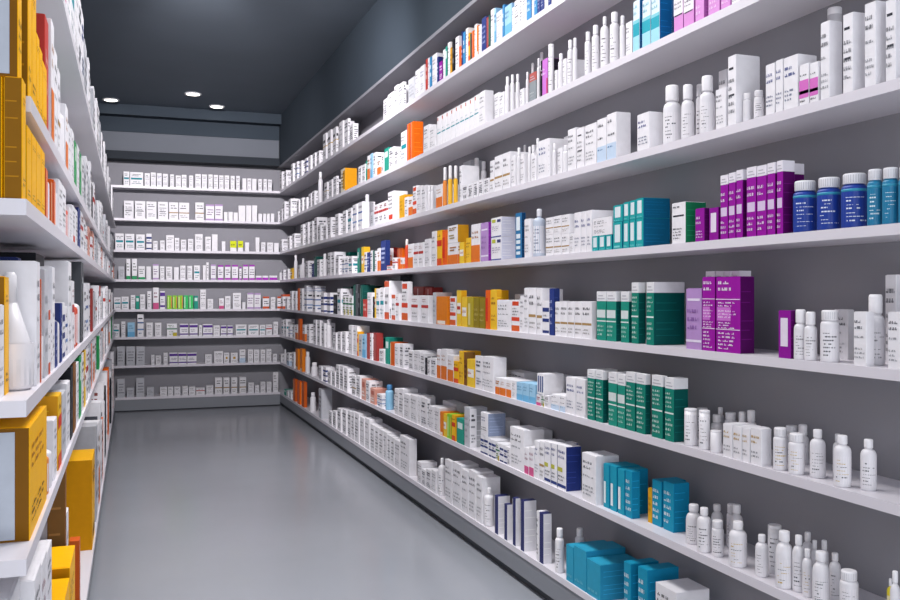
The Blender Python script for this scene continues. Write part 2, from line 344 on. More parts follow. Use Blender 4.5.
# ---------------------------------------------------------------- bottles
BT = {  # kind: (cap height frac, cap radius frac, shoulder frac, phrase)
 'slim': (.2, .68, .1, 'slim bottle'), 'lot': (.17, .56, .16, 'round-shouldered bottle'), 'jar': (.2, .88, .09, 'wide-capped pill bottle'),
 'tube': (.07, 1.0, 0.0, 'lidded cylinder'), 'big': (.27, .74, .14, 'broad rounded bottle'), 'rnd': (.18, .62, .24, 'stout rounded bottle'), 'drop': (.34, .72, .03, 'tall-capped bottle'), 'wax': (.26, .3, .3, 'pointed tube'), 'flat': (.16, .42, .13, 'flat bottle')}
BC = {'w': ('#e6e5e9', '#f0eff2', '#55575e', 'white'), 'wy': ('#e6e5e9', '#f0eff2', '#c8a83c', 'white gold-printed'), 'bl': ('#1b3f9c', '#e4e5ea', '#dfe6f2', 'cobalt-blue'), 'tb': ('#1f7ea6', '#e4e5ea', '#dfeef2', 'teal-blue'),
      'ro': ('#d24a26', '#f0e6e2', '#f2d0c0', 'orange-red'), 'wn': ('#e6e5e9', '#e6e5e9', '#2a3a78', 'white navy-banded'), 'lb': ('#8cc0de', '#4a86b8', '#2f6a9a', 'light-blue'),
      'wo': ('#e28a3a', '#f0eff2', '#b85a1c', 'white-capped orange'), 'yel': ('#f0b92c', '#f2f1f2', '#a05a20', 'white-capped yellow'), 'wyl': ('#e3d22e', '#f0eff2', '#8a7a10', 'yellow'), 'gy': ('#b9c4d4', '#e0e2e8', '#6a7690', 'grey-blue')}
def bottle(kind, colr, cx, cy, z0, R, h, big, seed, sy=1.0):
    rnd = random.Random(seed)
    cf, cr, sf, _ = BT[kind]; c_body, c_cap, c_ink, _ = BC[colr]
    seg = 32 if big else 14
    mb_, mc, mi = mat(c_body, .35, .03, .45, 25), mat(c_cap, .38, .03, .45, 25), mat(c_ink, .5, .03, .3, 25)
    hb = h * (1 - cf); hs = hb - h * sf
    root = empty('bottle', (cx, cy, z0))
    b = MB(); rn = R * cr * .86
    if kind == 'wax': prof = [(R * .8, 0), (R, h * .03), (R, hs * .6), (R * .8, hs), (R * cr, hb)]
    else:
        prof = [(R * .9, 0), (R * .98, h * .012), (R, h * .03), (R, hs)]
        if sf:
            for k in range(1, 6):
                t = k / 5 * math.pi / 2
                prof.append((rn + (R - rn) * math.cos(t), hs + h * sf * .8 * math.sin(t)))
            prof.append((rn, hb + .0005))
        else: prof.append((R * .98, hb))
    b.lathe(prof, mb_, seg, sy=sy); b.build('bottle_body', root)
    c = MB(); rc = R * cr
    cp = [(rc * .97, hb), (rc, hb + h * cf * .08), (rc, hb + h * cf * .86), (rc * .92, hb + h * cf * .97), (rc * .7, h)]
    if kind == 'wax': cp = [(R * cr, hb), (R * cr * .95, h * .97), (R * cr * .6, h)]
    c.lathe(cp, mc, seg, sy=sy)
    if big and kind in ('jar',):
        md = mat('#c2c3c9', .5, .03, .3, 25)
        g = MB()
        for k in range(28):
            a = 2 * math.pi * k / 28
            g.arc(rc * 1.004, a, a + .07, hb + h * cf * .12, hb + h * cf * .82, md, sy=sy)
    co = c.build('cap', root)
    if big and kind == 'jar': g.build('cap_ridges', co)
    if big:   # printed label wrapped round the body
        l = MB(); r1 = R * 1.006
        lm = mat({'bl': '#1a3c98', 'tb': '#1d7aa2'}.get(colr, '#eceaee'), .5, .02, .35, 25)
        z1, z2 = hs * .1, hs * .9
        l.arc(r1, 0, 2 * math.pi, z1, z2, lm, sy=sy)
        for k in range(7):
            zz = z1 + (z2 - z1) * (.08 + .125 * k + rnd.uniform(0, .02)); th_ = (z2 - z1) * rnd.choice((.016, .022, .045))
            a = math.pi + rnd.uniform(0, .2)
            for q in range(rnd.randint(2, 5)):
                w_ = rnd.uniform(.12, .34)
                if rnd.random() < .85: l.arc(r1 * 1.004, a, a + w_, zz, zz + th_, mi if k % 3 != 1 or colr != 'wy' else mat('#55575e', .5, .03, .3, 25), sy=sy)
                a += w_ + .05
        l.build('label', root)
        if colr in ('bl', 'tb'):
            s_ = MB(); s_.lathe([(R * 1.004, hs * .93), (R * 1.004, hs)], mat('#2f93b4', .4, .03, .4, 25), seg, sy=sy); s_.build('shoulder_band', root)
    return root

def size_word(w, h):
    r = h / max(w, 1e-3)
    if r > 3.4: return 'slim'
    if r > 1.9: return 'tall'
    if r < .75: return 'low'
    return ''
def record(o, wall, i, look, cat, w, h, key, px, top, n=None):
    ITEMS.append(dict(o=o, wall=wall, i=i, look=look, cat=cat, w=w, h=h, key=key, px=px))

CNT = [0]; LAST = {}
INS = .006
PLACED = {}
def free(key, bd, tol=.002):
    """bd: x0 x1 y0 y1 z0 z1 round; round things are tested as circles"""
    for q in PLACED.get(key, ()):
        if min(bd[5], q[5]) - max(bd[4], q[4]) < .001: continue
        if min(bd[1], q[1]) - max(bd[0], q[0]) < tol or min(bd[3], q[3]) - max(bd[2], q[2]) < tol: continue
        c1 = ((bd[0] + bd[1]) / 2, (bd[2] + bd[3]) / 2, (bd[1] - bd[0]) / 2); c2 = ((q[0] + q[1]) / 2, (q[2] + q[3]) / 2, (q[1] - q[0]) / 2)
        if bd[6] and q[6]:
            if math.hypot(c1[0] - c2[0], c1[1] - c2[1]) > c1[2] + c2[2] - .001: continue
        elif bd[6] or q[6]:
            c, r = (c1, q) if bd[6] else (c2, bd)
            if math.hypot(c[0] - min(max(c[0], r[0]), r[1]), c[1] - min(max(c[1], r[2]), r[3])) > c[2] - .001: continue
        return False
    return True
def place_run(wall, i, zx0, zy0, sc, rows, cap=.13):
    """rows: 'l r t look [opts]' read off the photo; turned into positions on the shelf's real front plane"""
    z_shelf = (LZ if wall == 'left' else RZ)[i] + TK + EH
    prev = None; key = (wall, i)
    for ent in rows.replace('\n', ';').split(';'):
        tk = ent.split()
        if not tk: continue
        l, r, t = (float(v) for v in tk[:3]); st = tk[3]; op = dict((a.split('=') + ['1'])[:2] for a in tk[4:])
        l, r, t = zx0 + l / sc, zx0 + r / sc, zy0 + t / sc
        CNT[0] += 1; seed = CNT[0] * 7 + 3
        on = 'on' in op; isb = ':' in st
        row = 0 if on else int(op.get('row', 0)); off = 0 if on else (.112 if row else 0) + float(op.get('off', 0))
        z0 = prev['z1'] + .0012 if on and prev else z_shelf
        if row == 0 and not on:
            lf = LAST.get(key, -1e9)
            if not isb: l = max(l, lf)
            if r - l < .6: r = l + .6
            if 'off' not in op: LAST[key] = max(lf, r)
        hmax = room(wall, i) - (z0 - z_shelf)
        if wall == 'back':
            Y = YB + INS; Xa, Xb = Y * math.tan(phi(l)), min(Y * math.tan(phi(r)), XR + .03); zc = depth(Xa, Y)
            pa, pb = BLINE[i]; yb = pa + (pb - pa) * (l - 113) / 167 - 2.4
            h = max(.03, (yb - t) * zc / F); d = .085; g = .0022
            o = carton('back', None, Y, Y + d, Xa + g, Xb - g, z0, h, st, False, seed)
            ITEMS.append(dict(o=o, wall=wall, i=i, kind='c', look=ST_[st]['phrase'], cat='carton', w=Xb - Xa, h=h, pos=Xa, row=row, on=False))
            continue
        done = False
        for shrink in (1, .88, .75, .6):
            for do, dp in ((0, 0), (0, 1.5), (0, 3), (0, -1.5), (.006, 4), (.015, 0), (.03, 0), (.045, 0), (-.015, 0), (-.03, 0), (.06, 0), (.08, 0), (-.05, 0), (.1, 0)):
                if dp and not isb: continue
                X = XR + INS + off + do
                if X < XR + INS - 1e-6 or X > XW - .02: continue
                if isb:
                    kd, cc = st.split(':'); c = (l + r) / 2 + dp; zc = depth(X, X / math.tan(phi(c)))
                    R = min(max(.006, (r - l) / F * zc / 2 / 1.02), .045) * shrink
                    X2 = X + R; Y2 = X2 / math.tan(phi(c)); h = min(max(.05, z_at(t, X2, Y2) - z0), hmax)
                    bd = (X2 - R, X2 + R, Y2 - R, Y2 + R, z0, z0 + h, 1)
                    if X2 + R > XW - .003: continue
                else:
                    Yf, Yn = X / math.tan(phi(l)), X / math.tan(phi(r)); cp = float(op.get('cap', cap))
                    if Yf - Yn > cp: Yn = Yf - cp
                    d = .045 if cp <= .1 else .095
                    if 'side' in op: d = Yn * math.tan(phi(zx0 + float(op['side']) / sc)) - X
                    if row: d = min(d, .07)
                    if 'd' in op: d = float(op['d'])
                    d = max(.02, min(d * shrink, XW - X - .004))
                    zc = depth(X, Yn); h = max(.03, min(z_at(t, X, Yn) - z0, hmax))
                    bd = (X, X + d, Yn, Yf, z0, z0 + h, 0)
                if free(key, bd): done = True; break
            if done: break
        if not done: print('NOROOM', key, ent); continue
        PLACED.setdefault(key, []).append(bd)
        if isb:
            big = (r - l) * h * F / zc > 260
            o = bottle(kd, cc, X2, Y2, z0, R, h, big, seed)
            ITEMS.append(dict(o=o, wall=wall, i=i, kind=kd, look=f'{BC[cc][3]} {BT[kd][3]}', cat='bottle', w=2*R, h=h, pos=-Y2, row=row, on=False))
        else:
            big = ((r - l) + (px_of(X + d, Yn) - r)) * h * F / zc > 420
            g = min(.0012 if big else .0035, (Yf - Yn) * .05)
            o = carton('right', None, Yn + g, Yf - g, X, X + d, z0, h, st, big, seed)
            ITEMS.append(dict(o=o, wall=wall, i=i, kind='c', look=ST_[st]['phrase'], cat='carton', w=Yf - Yn, h=h, pos=-Yf, row=row, on=on))
        prev = dict(z1=z0 + h)
def room(wall, i):
    Z = LZ if wall == 'left' else RZ
    return (Z[i - 1] - Z[i] - TK - .012) if i else .33
BLINE = [(191, 196.7), (219, 225.6), (248, 251.5), (277, 280), (309, 309), (344.4, 339.6), (370, 365.6), (397.5, 393.5)]

# ---- right wall, shelf by shelf, from the far corner towards the camera
P = place_run
# top shelf
P('right', 0, 270, 150, 6, '''60 85 128 w; 86 110 120 w; 125 150 78 w; 151 175 68 wb; 176 203 62 w; 207 228 45 wn; 229 250 30 w; 255 278 14 w; 279 298 2 w''')
P('right', 0, 270, 60, 6, '''318 345 435 wg; 346 375 415 wg; 377 405 398 wg side=408; 415 445 362 w; 446 474 348 w side=478; 477 500 378 wk side=530; 680 705 225 wk; 706 745 188 wk; 746 768 145 wk; 769 800 128 w side=810; 830 868 95 lg''')
P('right', 0, 370, 0, 6, '''272 298 410 w; 302 326 385 wbt; 334 346 350 rd cap=.05; 347 356 345 w; 357 370 338 blp cap=.06; 373 400 316 w; 402 412 338 nv cap=.06; 415 436 360 pp cap=.08; 438 452 292 w; 453 463 275 tg cap=.05; 466 480 250 w; 481 492 282 gop cap=.06; 493 507 232 bk cap=.05; 512 532 214 wk; 535 548 272 or cap=.05; 550 556 186 nv cap=.04; 558 572 186 blp cap=.06; 574 588 165 w; 590 600 195 ye cap=.05; 601 608 200 dg cap=.04; 611 624 180 or cap=.07; 626 640 142 w; 641 650 150 orp cap=.06; 651 668 146 w; 670 697 95 nv cap=.09; 699 710 100 dr cap=.06; 711 722 86 dg cap=.05; 724 744 48 w; 746 756 45 lb cap=.05; 758 792 55 w; 795 806 25 blp cap=.05; 808 850 15 lb; 852 864 40 w; 866 896 -10 wk''')
P('right', 0, 500, 0, 6, '''120 134 -30 wk; 136 158 -32 w; 160 186 -44 blp; 190 203 -50 w; 204 222 -60 blp; 224 242 -64 nv; 244 264 -70 nv; 266 286 -76 w; 288 306 -84 nv; 308 330 -90 w''')
# second shelf
P('right', 1, 270, 150, 6, '''38 60 368 w; 61 75 352 w; 76 110 308 w; 112 150 290 w; 160 180 300 w; 181 202 285 w; 205 230 283 w; 231 250 258 w; 251 284 243 w; 288 318 132 w:slim; 325 352 190 wg; 353 378 174 w; 379 404 154 w side=412; 425 450 106 go side=522 cap=.2; 530 550 92 w; 551 572 82 w; 574 583 62 tg cap=.06; 584 600 30 wo; 601 618 18 lb cap=.06; 619 636 12 w; 642 664 45 wo; 668 684 20 w; 686 711 -18 tg; 713 742 -22 w; 744 770 -10 w'''.replace('w:slim', 'slim:w'))
P('right', 1, 400, 70, 6, '''6 40 358 wt; 42 58 318 or cap=.1; 60 80 306 or cap=.1 side=140; 142 174 324 w; 176 212 330 w; 222 248 270 wtl; 249 276 255 wtl; 277 304 240 wtl; 305 332 224 wtl; 333 360 208 wtl; 361 388 192 wtl; 389 416 178 wtl; 417 445 162 wtl; 446 474 142 wtl; 475 510 120 w side=562 cap=.2; 566 594 132 w; 596 622 128 w; 630 660 40 slim:w; 662 688 28 slim:w; 694 718 25 slim:w; 705 742 108 w; 755 775 12 slim:w''')
P('right', 1, 500, 0, 6, '''172 215 426 wrt; 185 208 378 slim:w row=1; 222 242 350 slim:wn; 244 286 345 bkp; 235 265 314 slim:w row=1; 290 324 266 tube:w; 326 338 420 w; 340 374 322 slim:w; 376 392 350 w; 395 432 240 slim:w; 436 464 228 slim:w; 508 548 192 slim:w; 550 598 152 slim:w; 602 655 100 flat:w; 658 716 74 slim:w; 718 752 95 slim:w; 754 792 122 w''')
P('right', 1, 620, 0, 6, '''78 118 -6 tlw side=131; 133 184 -22 tlw; 186 238 -40 tlw side=316; 322 379 -30 pkw; 381 444 -44 pkw; 450 504 -64 pk; 528 598 -85 pk; 604 662 -105 pk; 668 720 -120 w; 724 790 -135 w''')
# third shelf
P('right', 2, 270, 150, 6, '''62 104 535 w; 106 132 515 w; 134 180 500 w; 184 212 445 w; 213 238 432 w; 239 262 425 w; 266 284 402 w; 286 312 446 w; 320 343 450 w; 346 384 402 wk; 391 428 380 w; 436 462 360 w; 466 490 345 wt; 496 528 322 wb; 529 558 308 wb; 566 602 268 slim:wn; 604 622 370 lg; 626 652 322 wr; 653 678 312 wr; 679 702 302 wr; 708 775 244 wrl''')
P('right', 2, 380, 150, 6, '''115 145 266 gop; 147 168 280 w; 170 195 276 wo; 197 219 212 wor; 221 248 212 w; 249 274 210 w; 276 300 218 slim:w; 302 326 215 slim:w; 336 374 202 wo; 377 404 104 drop:wo; 408 436 94 drop:yel; 441 468 94 drop:yel; 476 492 92 w; 494 526 205 w; 498 545 60 lg row=1; 528 560 195 wk; 560 600 48 slim:w row=1; 562 590 184 wk; 592 618 174 wk; 604 640 68 slim:w row=1; 622 656 165 w; 660 684 60 wgp; 687 734 26 wgp; 736 780 8 wgp''')
P('right', 2, 400, 70, 6, '''668 690 510 w; 692 718 466 slim:w; 722 745 500 w; 738 760 450 slim:w row=1; 766 790 460 slim:w; 792 815 505 w; 800 826 450 slim:w row=1; 828 892 408 wbt''')
P('right', 2, 530, 90, 6, '''6 32 330 slim:w; 34 60 290 slim:w; 62 118 292 w; 134 162 320 slim:w; 164 190 345 w; 178 222 332 slim:w; 202 235 272 w row=1; 226 274 224 w; 280 322 220 wk; 330 398 192 w cap=.2; 402 458 162 wlb; 460 518 130 wlb side=606; 642 716 128 wbt side=800''')
P('right', 2, 640, 50, 6, '''138 248 214 big:w off=.01; 248 326 209 big:w off=.012; 336 384 206 jar:w row=1; 358 450 156 big:w; 452 514 222 w; 470 522 112 w row=1; 526 577 25 wk side=722; 618 668 260 jar:w off=.03; 684 742 244 jar:w off=.02''')
P('right', 2, 750, 0, 6, '''92 150 375 wbt d=.06; 152 198 352 wbt d=.06; 200 288 322 wbt d=.06 cap=.2; 294 354 376 wpk d=.07; 357 411 366 wpk d=.07; 421 478 122 w side=556; 466 550 48 tube:w row=1; 555 619 70 wk d=.09; 685 757 2 w d=.09; 811 877 -16 wk d=.09''')
# fourth shelf
P('right', 3, 280, 230, 6, '''10 34 238 w; 36 59 234 w; 62 80 228 yw; 84 106 150 slim:w; 109 128 208 w; 129 150 170 slim:wn; 153 188 184 w; 190 203 202 nv; 204 218 158 dg; 222 252 176 w; 256 283 142 slim:w; 286 306 134 w; 307 329 130 w; 332 370 156 w; 372 388 170 wb; 376 460 132 tg row=1 cap=.25; 390 408 165 wb; 410 462 156 wt; 464 474 110 tg cap=.06; 475 485 104 dg cap=.06; 488 504 100 yw cap=.08; 506 519 132 wb; 521 540 132 nv; 542 556 122 w; 557 565 122 dg cap=.05; 568 582 124 w; 584 600 108 wo; 604 638 60 nv d=.03; 641 672 215 wrd; 645 695 104 rd row=1 cap=.16; 674 694 165 wr; 702 738 106 or row=1; 706 722 170 or; 723 738 168 wo; 740 766 56 slim:ro; 768 798 82 wo; 802 830 78 wr; 831 860 74 wr; 868 900 52 w''')
P('right', 3, 390, 210, 6, '''250 278 126 w cap=.1; 282 311 120 ye; 314 344 118 yr; 346 409 194 wo cap=.16 side=420; 346 408 86 wgo on cap=.16 side=474; 416 444 192 yw; 455 484 166 yp; 487 540 80 wo; 545 590 72 lv side=606; 606 668 160 wem side=755 cap=.14; 606 668 40 wem on side=755 cap=.14; 752 790 16 bl side=805''')
P('right', 3, 510, 170, 6, '''86 122 292 w d=.03; 128 206 234 flat:gy; 214 261 386 wgp; 214 261 282 wgp on; 263 308 382 wgp; 263 308 272 wgp on; 310 356 378 wgp; 310 356 264 wgp on; 358 382 380 w; 385 424 252 wbt; 425 459 246 wbt; 460 490 240 wbt; 492 530 394 tl; 532 572 390 tl; 574 611 386 tl; 494 611 278 w on cap=.3 d=.09; 616 676 308 tl side=684; 618 676 206 tl on; 678 714 302 tl; 679 716 190 tl on; 716 752 296 tl; 717 754 180 tl on; 754 800 288 tl side=962; 755 800 166 tl on side=962''')
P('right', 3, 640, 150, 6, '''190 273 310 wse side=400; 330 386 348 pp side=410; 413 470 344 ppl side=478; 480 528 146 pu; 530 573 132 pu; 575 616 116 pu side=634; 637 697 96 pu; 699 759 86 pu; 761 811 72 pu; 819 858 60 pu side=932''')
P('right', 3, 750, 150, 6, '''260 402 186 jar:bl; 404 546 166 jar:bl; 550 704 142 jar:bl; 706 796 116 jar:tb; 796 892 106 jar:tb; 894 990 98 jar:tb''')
# fifth shelf
P('right', 4, 280, 230, 6, '''6 30 386 wrd; 32 58 406 w; 60 80 366 w; 82 104 372 w; 106 117 350 ro cap=.05; 119 135 350 w; 146 194 374 wb; 146 194 334 wb on; 196 244 376 wb; 196 244 336 wb on; 246 282 376 wn; 283 318 376 wn; 320 340 388 bk; 344 374 352 wt; 376 394 395 wye; 378 440 340 dg row=1 cap=.3; 395 414 396 wye; 415 436 398 wye; 440 452 328 dg cap=.07; 453 466 326 gy; 468 480 326 bk cap=.06; 482 495 332 dg; 498 522 416 rd; 500 566 336 dg row=1 cap=.3; 524 554 376 w; 556 566 400 bk cap=.06; 568 576 350 yw cap=.05; 577 598 352 wt; 600 624 346 wt; 627 655 306 wrd; 658 668 465 w; 660 722 276 gy row=1 cap=.25; 670 692 388 wrd; 694 714 384 wr; 730 785 310 wor side=796''')
P('right', 4, 400, 260, 6, '''68 126 214 wr; 80 140 160 dr row=1 cap=.25; 128 194 215 wr; 150 192 165 dr row=1; 197 216 196 lg; 218 285 220 orp cap=.2; 300 334 220 wor; 340 369 182 yw d=.03; 371 402 222 yw; 404 440 224 ol; 441 474 226 olp; 476 511 228 olp; 513 541 182 yr; 544 580 178 yp d=.025; 582 663 242 w cap=.2; 669 718 240 wor; 688 722 206 w row=1; 720 744 216 w; 745 770 168 w; 772 815 168 wgp; 820 853 176 wgp; 855 895 246 wn''')
P('right', 4, 510, 260, 6, '''234 264 172 nv side=300; 270 301 252 wgp; 302 345 251 wgp; 347 386 250 wgp; 388 431 250 wgp; 432 490 250 wgp side=516; 519 576 188 tdw; 578 637 188 tdw side=666; 664 713 188 tdw side=728; 728 771 134 td side=816; 817 863 132 td side=1050''')
P('right', 4, 630, 260, 6, '''335 430 172 lv; 432 510 102 pus d=.05; 515 662 100 pus d=.048 cap=.3; 452 508 66 pu row=1 off=-.05 d=.04; 514 562 66 pu row=1 off=-.05 d=.04; 564 606 66 pu row=1 off=-.05 d=.04; 608 660 64 pu row=1 off=-.05 d=.04''')
P('right', 4, 750, 270, 6, '''168 244 246 ppl d=.02; 246 326 236 big:w; 326 402 250 big:w; 424 535 240 jar:w; 500 590 240 w row=1 cap=.2 side=612; 619 700 254 w d=.025; 700 806 146 big:w; 808 880 30 w row=1; 824 905 256 w d=.08; 905 960 250 w''')
# sixth shelf
P('right', 5, 270, 310, 6, '''70 84 60 wt; 85 108 56 wt; 110 132 96 wb; 135 150 92 w; 151 166 88 wo; 168 192 54 ro cap=.1 d=.03; 195 218 90 wo; 221 254 86 w; 260 282 60 w; 283 308 62 w; 309 334 80 w; 337 373 54 slim:wn; 376 404 138 w; 405 430 134 w; 432 468 132 w; 472 498 94 w; 499 523 98 w; 516 530 130 ye cap=.05; 532 552 148 lg; 553 574 148 lb; 580 598 140 dr cap=.1; 599 616 142 w cap=.06; 620 648 140 dr cap=.1 side=680; 655 690 240 w; 655 692 168 tg row=1; 692 714 168 tg; 722 745 196 ro; 748 774 206 w; 776 802 206 w side=860; 830 862 248 w; 864 895 248 w''')
P('right', 5, 400, 330, 6, '''52 84 128 w; 86 117 134 w; 119 148 142 w; 150 162 168 bk cap=.05; 164 182 170 w; 185 218 172 w; 221 244 120 wo; 246 281 120 wo; 285 320 156 wo; 322 350 192 ye; 355 381 130 yp; 384 399 136 br cap=.06; 403 448 182 yw; 451 494 160 w side=500; 500 562 168 w side=640; 571 600 290 wo; 602 635 296 wo; 637 668 304 wo; 640 745 262 w row=1 cap=.3; 671 696 308 w; 700 735 320 lb; 737 774 325 lb; 776 812 330 lb; 818 845 392 wpf; 847 866 392 wye; 822 866 268 wgr on cap=.2 d=.09; 868 892 396 w''')
P('right', 5, 540, 350, 6, '''66 116 275 wlb; 20 116 160 wgr row=1 cap=.3; 118 152 280 wlb; 156 212 172 wbt; 216 270 182 wbt side=277; 283 328 122 td; 333 378 128 td side=406; 409 461 140 tdw; 464 511 152 tdw; 515 570 138 td side=577; 576 632 148 td side=667; 669 735 158 td side=749; 748 803 172 td side=891''')
P('right', 5, 670, 390, 6, '''86 164 110 tube:w; 160 226 106 tube:w row=1; 174 240 120 tube:w; 242 310 242 tube:wy; 246 322 146 big:w row=1; 280 324 104 slim:w off=.135; 316 374 212 wgt d=.07; 328 400 134 jar:w row=1; 376 429 226 wgt d=.07; 404 462 130 big:w row=1; 431 478 236 wgt d=.07; 456 520 120 big:w row=1; 481 549 240 wgt side=612; 620 705 224 jar:wy; 690 770 212 jar:w row=1; 712 806 258 jar:wy; 762 832 206 big:w row=1''')
P('right', 5, 750, 400, 6, '''360 452 176 lot:w off=.02; 498 552 202 lot:wy off=.075; 504 606 210 lot:wy; 664 758 234 lot:w off=.03''')
# seventh shelf
P('right', 6, 270, 310, 6, '''56 80 266 w; 84 100 236 slim:w; 102 128 258 wlb; 131 150 256 w; 154 178 236 orp d=.035; 180 206 234 orp d=.035; 212 242 250 slim:w; 246 288 314 big:w; 292 316 340 w; 318 342 344 wn; 346 370 370 w; 371 394 372 w; 396 418 334 wk; 419 441 340 wk; 443 486 352 wk; 490 515 400 wgp; 517 545 400 wk; 549 574 418 sal; 575 598 430 w; 601 634 476 sal; 642 690 512 wb; 692 744 448 slim:lb; 748 772 478 w; 773 800 478 wk; 804 840 514 w; 842 890 520 w''')
P('right', 6, 320, 380, 6, '''515 558 96 w; 560 600 104 w; 602 650 116 w side=664; 652 684 165 w; 686 716 172 w; 720 740 196 orp; 741 760 208 yw; 762 788 212 lime; 735 820 150 w row=1 cap=.3; 790 812 216 ye; 820 862 242 tg; 866 898 170 lg''')
P('right', 6, 450, 400, 6, '''92 102 55 w cap=.06 side=160; 183 205 215 wn; 207 228 222 wn; 184 228 85 wgs on cap=.2 d=.09; 232 250 238 wn; 252 272 246 wn; 274 296 262 wye; 298 322 272 wn; 282 340 128 wbt row=1 cap=.2; 324 342 282 wn; 344 360 288 w; 361 444 185 w cap=.25; 446 472 292 wpf; 470 530 188 w row=1; 474 503 290 wpf; 506 534 250 wbt; 536 564 252 wgp; 566 604 260 wns cap=.1; 606 642 268 wns; 644 696 284 wns side=789; 791 876 342 w cap=.2''')
P('right', 6, 560, 440, 6, '''214 252 150 tb off=.048; 259 295 152 ts off=.048; 300 340 164 ts off=.048; 345 386 184 ts off=.048; 391 432 194 tb off=.048 side=482; 526 552 296 gop d=.06 off=.05; 552 608 254 tb off=.05; 618 682 266 tb off=.05 side=778''')
P('right', 6, 670, 490, 6, '''95 190 84 rnd:w off=.02; 162 248 104 lot:w; 246 318 84 rnd:w row=1; 250 322 180 jar:w off=.012; 340 404 82 jar:w row=1; 360 440 86 rnd:w off=.09; 354 462 186 lot:wy; 512 590 266 lot:w off=.01; 588 668 208 tube:w off=.06; 634 738 244 rnd:wy; 726 800 270 lot:w off=.02''')
P('right', 6, 750, 500, 6, '''314 378 192 lot:w off=.09; 315 376 292 lot:wy off=.015; 364 412 240 lot:w off=.08; 422 470 240 slim:w row=1; 376 476 306 rnd:w; 476 544 316 lot:w off=.06; 540 648 420 jar:w; 822 862 470 flat:wyl off=.06; 842 900 425 lot:w''')
# lowest shelf
P('right', 7, 270, 310, 6, '''84 96 480 tg; 98 112 486 w; 114 132 490 w; 138 163 418 ro d=.03; 165 188 430 or d=.03; 190 208 434 ro d=.03; 240 276 494 slim:wn; 292 336 478 lg''')
P('right', 7, 320, 380, 6, '''52 74 194 wk; 76 100 192 wk; 104 134 178 w; 135 164 184 w; 166 186 192 w; 187 206 198 wk; 208 238 206 wk; 240 268 232 w; 270 298 240 w; 302 328 276 wk; 330 352 290 wk; 354 378 306 wk; 380 402 318 w; 404 424 338 wk; 426 446 352 wk; 448 478 372 w; 480 546 358 w side=582 cap=.2; 584 610 500 w''')
P('right', 7, 380, 440, 6, '''244 274 184 w; 276 306 188 w; 308 336 192 w; 340 388 108 flat:w; 390 432 134 w side=440; 436 488 154 w; 490 530 192 w; 532 574 196 w; 578 612 230 w; 614 676 286 flat:w''')
P('right', 7, 470, 480, 6, '''148 168 100 nw side=242; 205 224 150 nw side=256; 256 275 112 nw side=302; 303 324 128 nw side=400; 398 414 192 w cap=.05; 415 440 206 nw side=492; 510 566 288 slim:w''')
P('right', 7, 550, 500, 6, '''96 140 288 tx d=.165 h=.125; 142 218 312 tx d=.165 h=.125; 220 302 394 tx d=.165 h=.125; 150 206 168 slim:w row=1; 442 484 388 tb d=.11; 526 584 426 tb d=.12; 632 760 560 w cap=.3 d=.12''')
# ---- back wall, left to right
B = lambda i, y0, s: place_run('back', i, 100, y0, 4.5, s)
B(0, 160, '''105 133 68 wt; 134 195 70 wt; 200 225 75 w; 228 252 72 w; 255 278 75 wbt; 282 306 78 w; 315 333 80 w; 340 365 85 w; 367 390 82 w; 400 420 85 w; 428 455 78 w; 458 482 80 w; 487 508 80 w; 511 532 82 w; 535 557 84 w; 560 582 84 w; 587 607 86 w; 612 630 86 w; 640 660 97 wp; 662 682 97 w; 684 705 99 wp; 712 730 100 w; 735 752 100 w; 755 774 102 w''')
B(1, 160, '''107 152 178 wk; 156 205 180 wk; 208 255 183 w; 260 307 185 wk; 310 353 188 wgp; 355 402 190 wgp; 428 468 190 wgp; 475 515 200 wlp; 517 553 200 wlp; 557 575 235 wp; 577 598 235 wp; 600 621 238 wp; 623 655 207 wp; 657 682 207 wp; 684 708 207 wp; 712 730 245 wp; 733 748 245 wp; 750 765 245 wp; 768 785 245 wp''')
B(2, 160, '''68 108 313 wt; 112 155 315 wt; 162 202 318 wt; 208 233 315 wn; 238 260 348 w; 270 292 346 w; 297 334 322 w; 336 357 335 w; 363 388 343 w; 395 420 340 w; 427 463 318 w; 473 500 330 w; 503 530 320 wp; 547 565 352 wp; 585 615 350 neon; 620 645 350 neon; 652 672 357 wp; 700 718 335 wp; 725 745 357 w; 752 780 358 w; 783 805 360 wp''')
B(3, 160, '''82 110 458 lg; 118 137 425 wgn; 143 167 425 wgn; 172 203 458 wgn; 208 230 460 wp; 237 265 450 wlp; 270 290 460 w; 297 325 462 wk; 332 355 465 wp; 360 385 458 w; 392 415 460 w; 422 450 458 wt; 462 477 458 wp; 478 490 445 w; 498 522 455 wlp; 530 556 458 wpu; 562 588 458 wpu; 593 622 458 wpu; 626 638 468 wpu; 643 667 458 wpu; 670 697 458 wpu; 700 728 508 wpl; 730 758 508 wpl; 762 798 508 wpl; 808 828 495 wp''')
B(4, 280, '''62 94 65 wt; 96 130 62 wt; 137 159 55 w; 160 178 60 tg; 180 203 52 w; 212 232 38 w; 238 265 22 wpf; 270 293 38 wpb; 302 324 58 lime; 326 348 58 lime; 350 373 58 lime; 376 398 58 gre; 400 420 58 gre; 422 442 60 tg; 450 477 32 w; 483 510 75 w; 535 558 72 wpf; 562 588 62 w; 597 635 48 w; 640 655 90 wp; 662 692 48 wlp; 694 724 50 wlp; 732 762 65 wrd; 768 790 68 w; 797 833 65 wrd''')
B(5, 280, '''58 88 220 wt; 95 115 208 w; 123 157 212 lb; 168 197 175 wb; 208 238 212 w; 247 277 212 w; 300 347 215 wye; 358 398 215 wpb; 402 440 215 wpb; 445 460 220 w; 463 507 215 wpb; 510 540 220 w; 543 570 220 wpb; 573 598 220 wpb; 610 660 215 wt; 667 715 215 wt; 718 745 215 wt; 747 775 213 wr; 780 802 200 w''')
